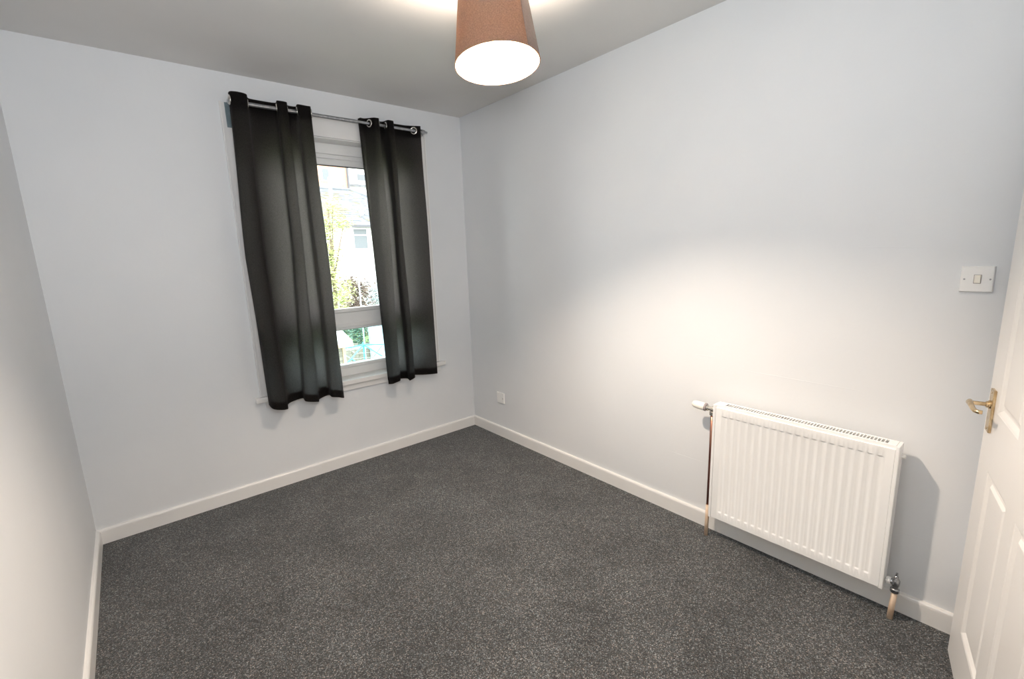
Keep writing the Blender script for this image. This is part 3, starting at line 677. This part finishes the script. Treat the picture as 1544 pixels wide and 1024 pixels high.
tree('dark_shrub', (5.33, 16.10, GZ), (5.33, 16.10, 0.23), [((5.17, 16.10, 0.39), .42), ((5.59, 16.10, 0.13), .4), ((5.33, 16.10, -0.40), .6), ((5.01, 16.10, -1.15), .7), ((5.75, 16.10, -1.15), .7)],
     M['leafd'], 'dark purplish shrub in the garden right of the yellow green tree', 'shrub', 5000, .06, seed=6)
tree('silver_shrub', (7.12, 18.10, GZ), (7.12, 18.10, 0.29), [((6.89, 18.10, -0.15), .55), ((7.56, 18.10, 0.35), .6), ((7.23, 18.10, -0.82), .7), ((8.00, 18.10, -0.49), .8), ((6.78, 18.21, -1.49), .7)],
     M['leafb'], 'silvery blue shrub beside the right curtain, right of the dark shrub', 'shrub', 6000, .06, seed=7)
bm = B(); cyl(bm, (3.09, 10, GZ), (3.11, 10, .86), .018, 10); lathe(bm, (3.11, 10, .86), (0, 0, 1), [(0, .03), (.02, .03), (.03, .018)], 10); tag(obj('garden_pole', bm, M['palewall'], smooth='auto', loc=(3.09, 10, GZ)), 'thin pale pole standing before the dark shrub', 'pole')
# fence
fc = tag(empty('garden_fence', (3.5, 12, GZ)), 'brown weathered board fence behind the clothes airer', 'fence')
bm = B(); box(bm, (-.11, 0, 0), (.11, .02, 1.28)); b0 = obj('fence_board', bm, M['timber'], fc); bmesh_me = b0.data
n = 0
for i in range(16):
    x = 1.2+i*.235
    o = b0 if i == 0 else bpy.data.objects.new('fence_board', bmesh_me)
    if i: COL.objects.link(o); o.parent = fc
    o.location = (x-3.5, 0, random.uniform(-.04, .04)); o.rotation_euler = (0, random.uniform(-.01, .01), 0)
bm = B(); box(bm, (1.1, 12.02, GZ+.25), (4.9, 12.06, GZ+.33)); box(bm, (1.1, 12.02, GZ+.95), (4.9, 12.06, GZ+1.03)); o = obj('fence_rail', bm, M['timber'], fc); o.location = -fc.location
tree('hedge', (3.0, 12.6, GZ), (3.0, 12.6, -1.4), [((x, 12.6, z), .30) for x in (1.2, 1.6, 2.0, 2.4, 2.8, 3.2, 3.6, 4.0) for z in (-.85, -1.2, -1.6, -2.1)], M['hedge'], 'dark blue green hedge growing behind the board fence', 'hedge', 9000, .05, seed=9)
bm = B(); box(bm, (4.05, 11.75, GZ), (7.6, 11.95, -.68)); 
for k in range(10): box(bm, (4.1+k*.36, 11.73, GZ+.05), (4.13+k*.36, 11.75, -.72))
box(bm, (4.0, 11.7, -.70), (7.65, 12.0, -.66)); tag(obj('garden_screen', bm, M['palewall'], loc=(5.8, 11.85, GZ)), 'pale blue boarded garden screen at the right behind the airer', 'fence')
# shed
sd = tag(empty('garden_shed', (.3, 7.2, GZ)), 'small timber garden shed with a pale roof behind the lower pane', 'shed')
bm = B(); box(bm, (-.9, 6.6, GZ), (1.26, 8.0, -.30)); ch(sd, 'wall', bm, M['timber'])
for k in range(18):
    z = GZ+.05+k*.13
    if z > -.42: break
    bm = B(); v = [bm.verts.new(p) for p in ((-.92, 6.585, z), (1.275, 6.585, z), (1.275, 6.597, z+.125), (-.92, 6.597, z+.125), (-.92, 6.6, z), (1.275, 6.6, z), (1.275, 6.6, z+.125), (-.92, 6.6, z+.125))]
    for q in ((0, 1, 2, 3), (4, 7, 6, 5), (0, 4, 5, 1), (3, 2, 6, 7), (1, 5, 6, 2), (0, 3, 7, 4)): bm.faces.new([v[i] for i in q])
    ch(sd, 'cladding_board', bm, M['timber'])
bm = B(); box(bm, (1.245, 6.56, GZ), (1.30, 6.60, -.31)); ch(sd, 'corner_post', bm, M['shedtrim'])
bm = B(); v = [bm.verts.new(p) for p in ((-1.05, 6.42, -.29), (1.42, 6.42, -.29), (1.30, 7.3, .12), (-1.05, 7.3, .12), (1.42, 8.15, -.29), (-1.05, 8.15, -.29))]
v2 = [bm.verts.new(q.co-Vector((0, 0, .04))) for q in v]
for W_ in (v, v2):
    bm.faces.new((W_[0], W_[1], W_[2], W_[3])); bm.faces.new((W_[3], W_[2], W_[4], W_[5]))
for a, b in ((0, 1), (1, 2), (2, 4), (4, 5), (5, 3), (3, 0)): bm.faces.new((v[a], v[b], v2[b], v2[a]))
ch(sd, 'roof', bm, M['shedroof'])
bm = B(); box(bm, (-1.05, 6.40, -.40), (1.42, 6.42, -.325)); ch(sd, 'fascia', bm, M['shedtrim'])
# rotary airer
ai = tag(empty('rotary_airer', (2.668, 9, GZ)), 'aqua blue rotary clothes airer in the garden, seen through the lower pane', 'clothes airer')
hub = Vector((2.668, 9, -.90))
bm = B(); cyl(bm, (2.668, 9, GZ), hub+Vector((0, 0, .06)), .024, 12); lathe(bm, hub-Vector((0, 0, .05)), (0, 0, 1), [(0, .045), (.05, .05), (.09, .03)], 12); ch(ai, 'post', bm, M['aqua'], smooth='auto')
ends = [Vector((1.45, 9.25, -1.0)), Vector((1.756, 8.0, -1.164)).lerp(hub, -.25), Vector((2.95, 7.85, -1.27)).lerp(hub, -.2), Vector((3.95, 9.6, -1.16))]
for e in ends:
    bm = B(); tube(bm, [hub, e], .017, 8); ch(ai, 'arm', bm, M['aqua'], smooth=True)
    bm = B(); tube(bm, [Vector((2.668, 9, -1.55)), hub.lerp(e, .55)], .009, 6); ch(ai, 'strut', bm, M['aqua'], smooth=True)
bm = B()
for fr in (.35, .55, .75, .95):
    for a, b in ((0, 1), (1, 2), (2, 3), (3, 0)): tube(bm, [hub.lerp(ends[a], fr), hub.lerp(ends[b], fr)], .0025, 5)
ch(ai, 'line', bm, M['render'])
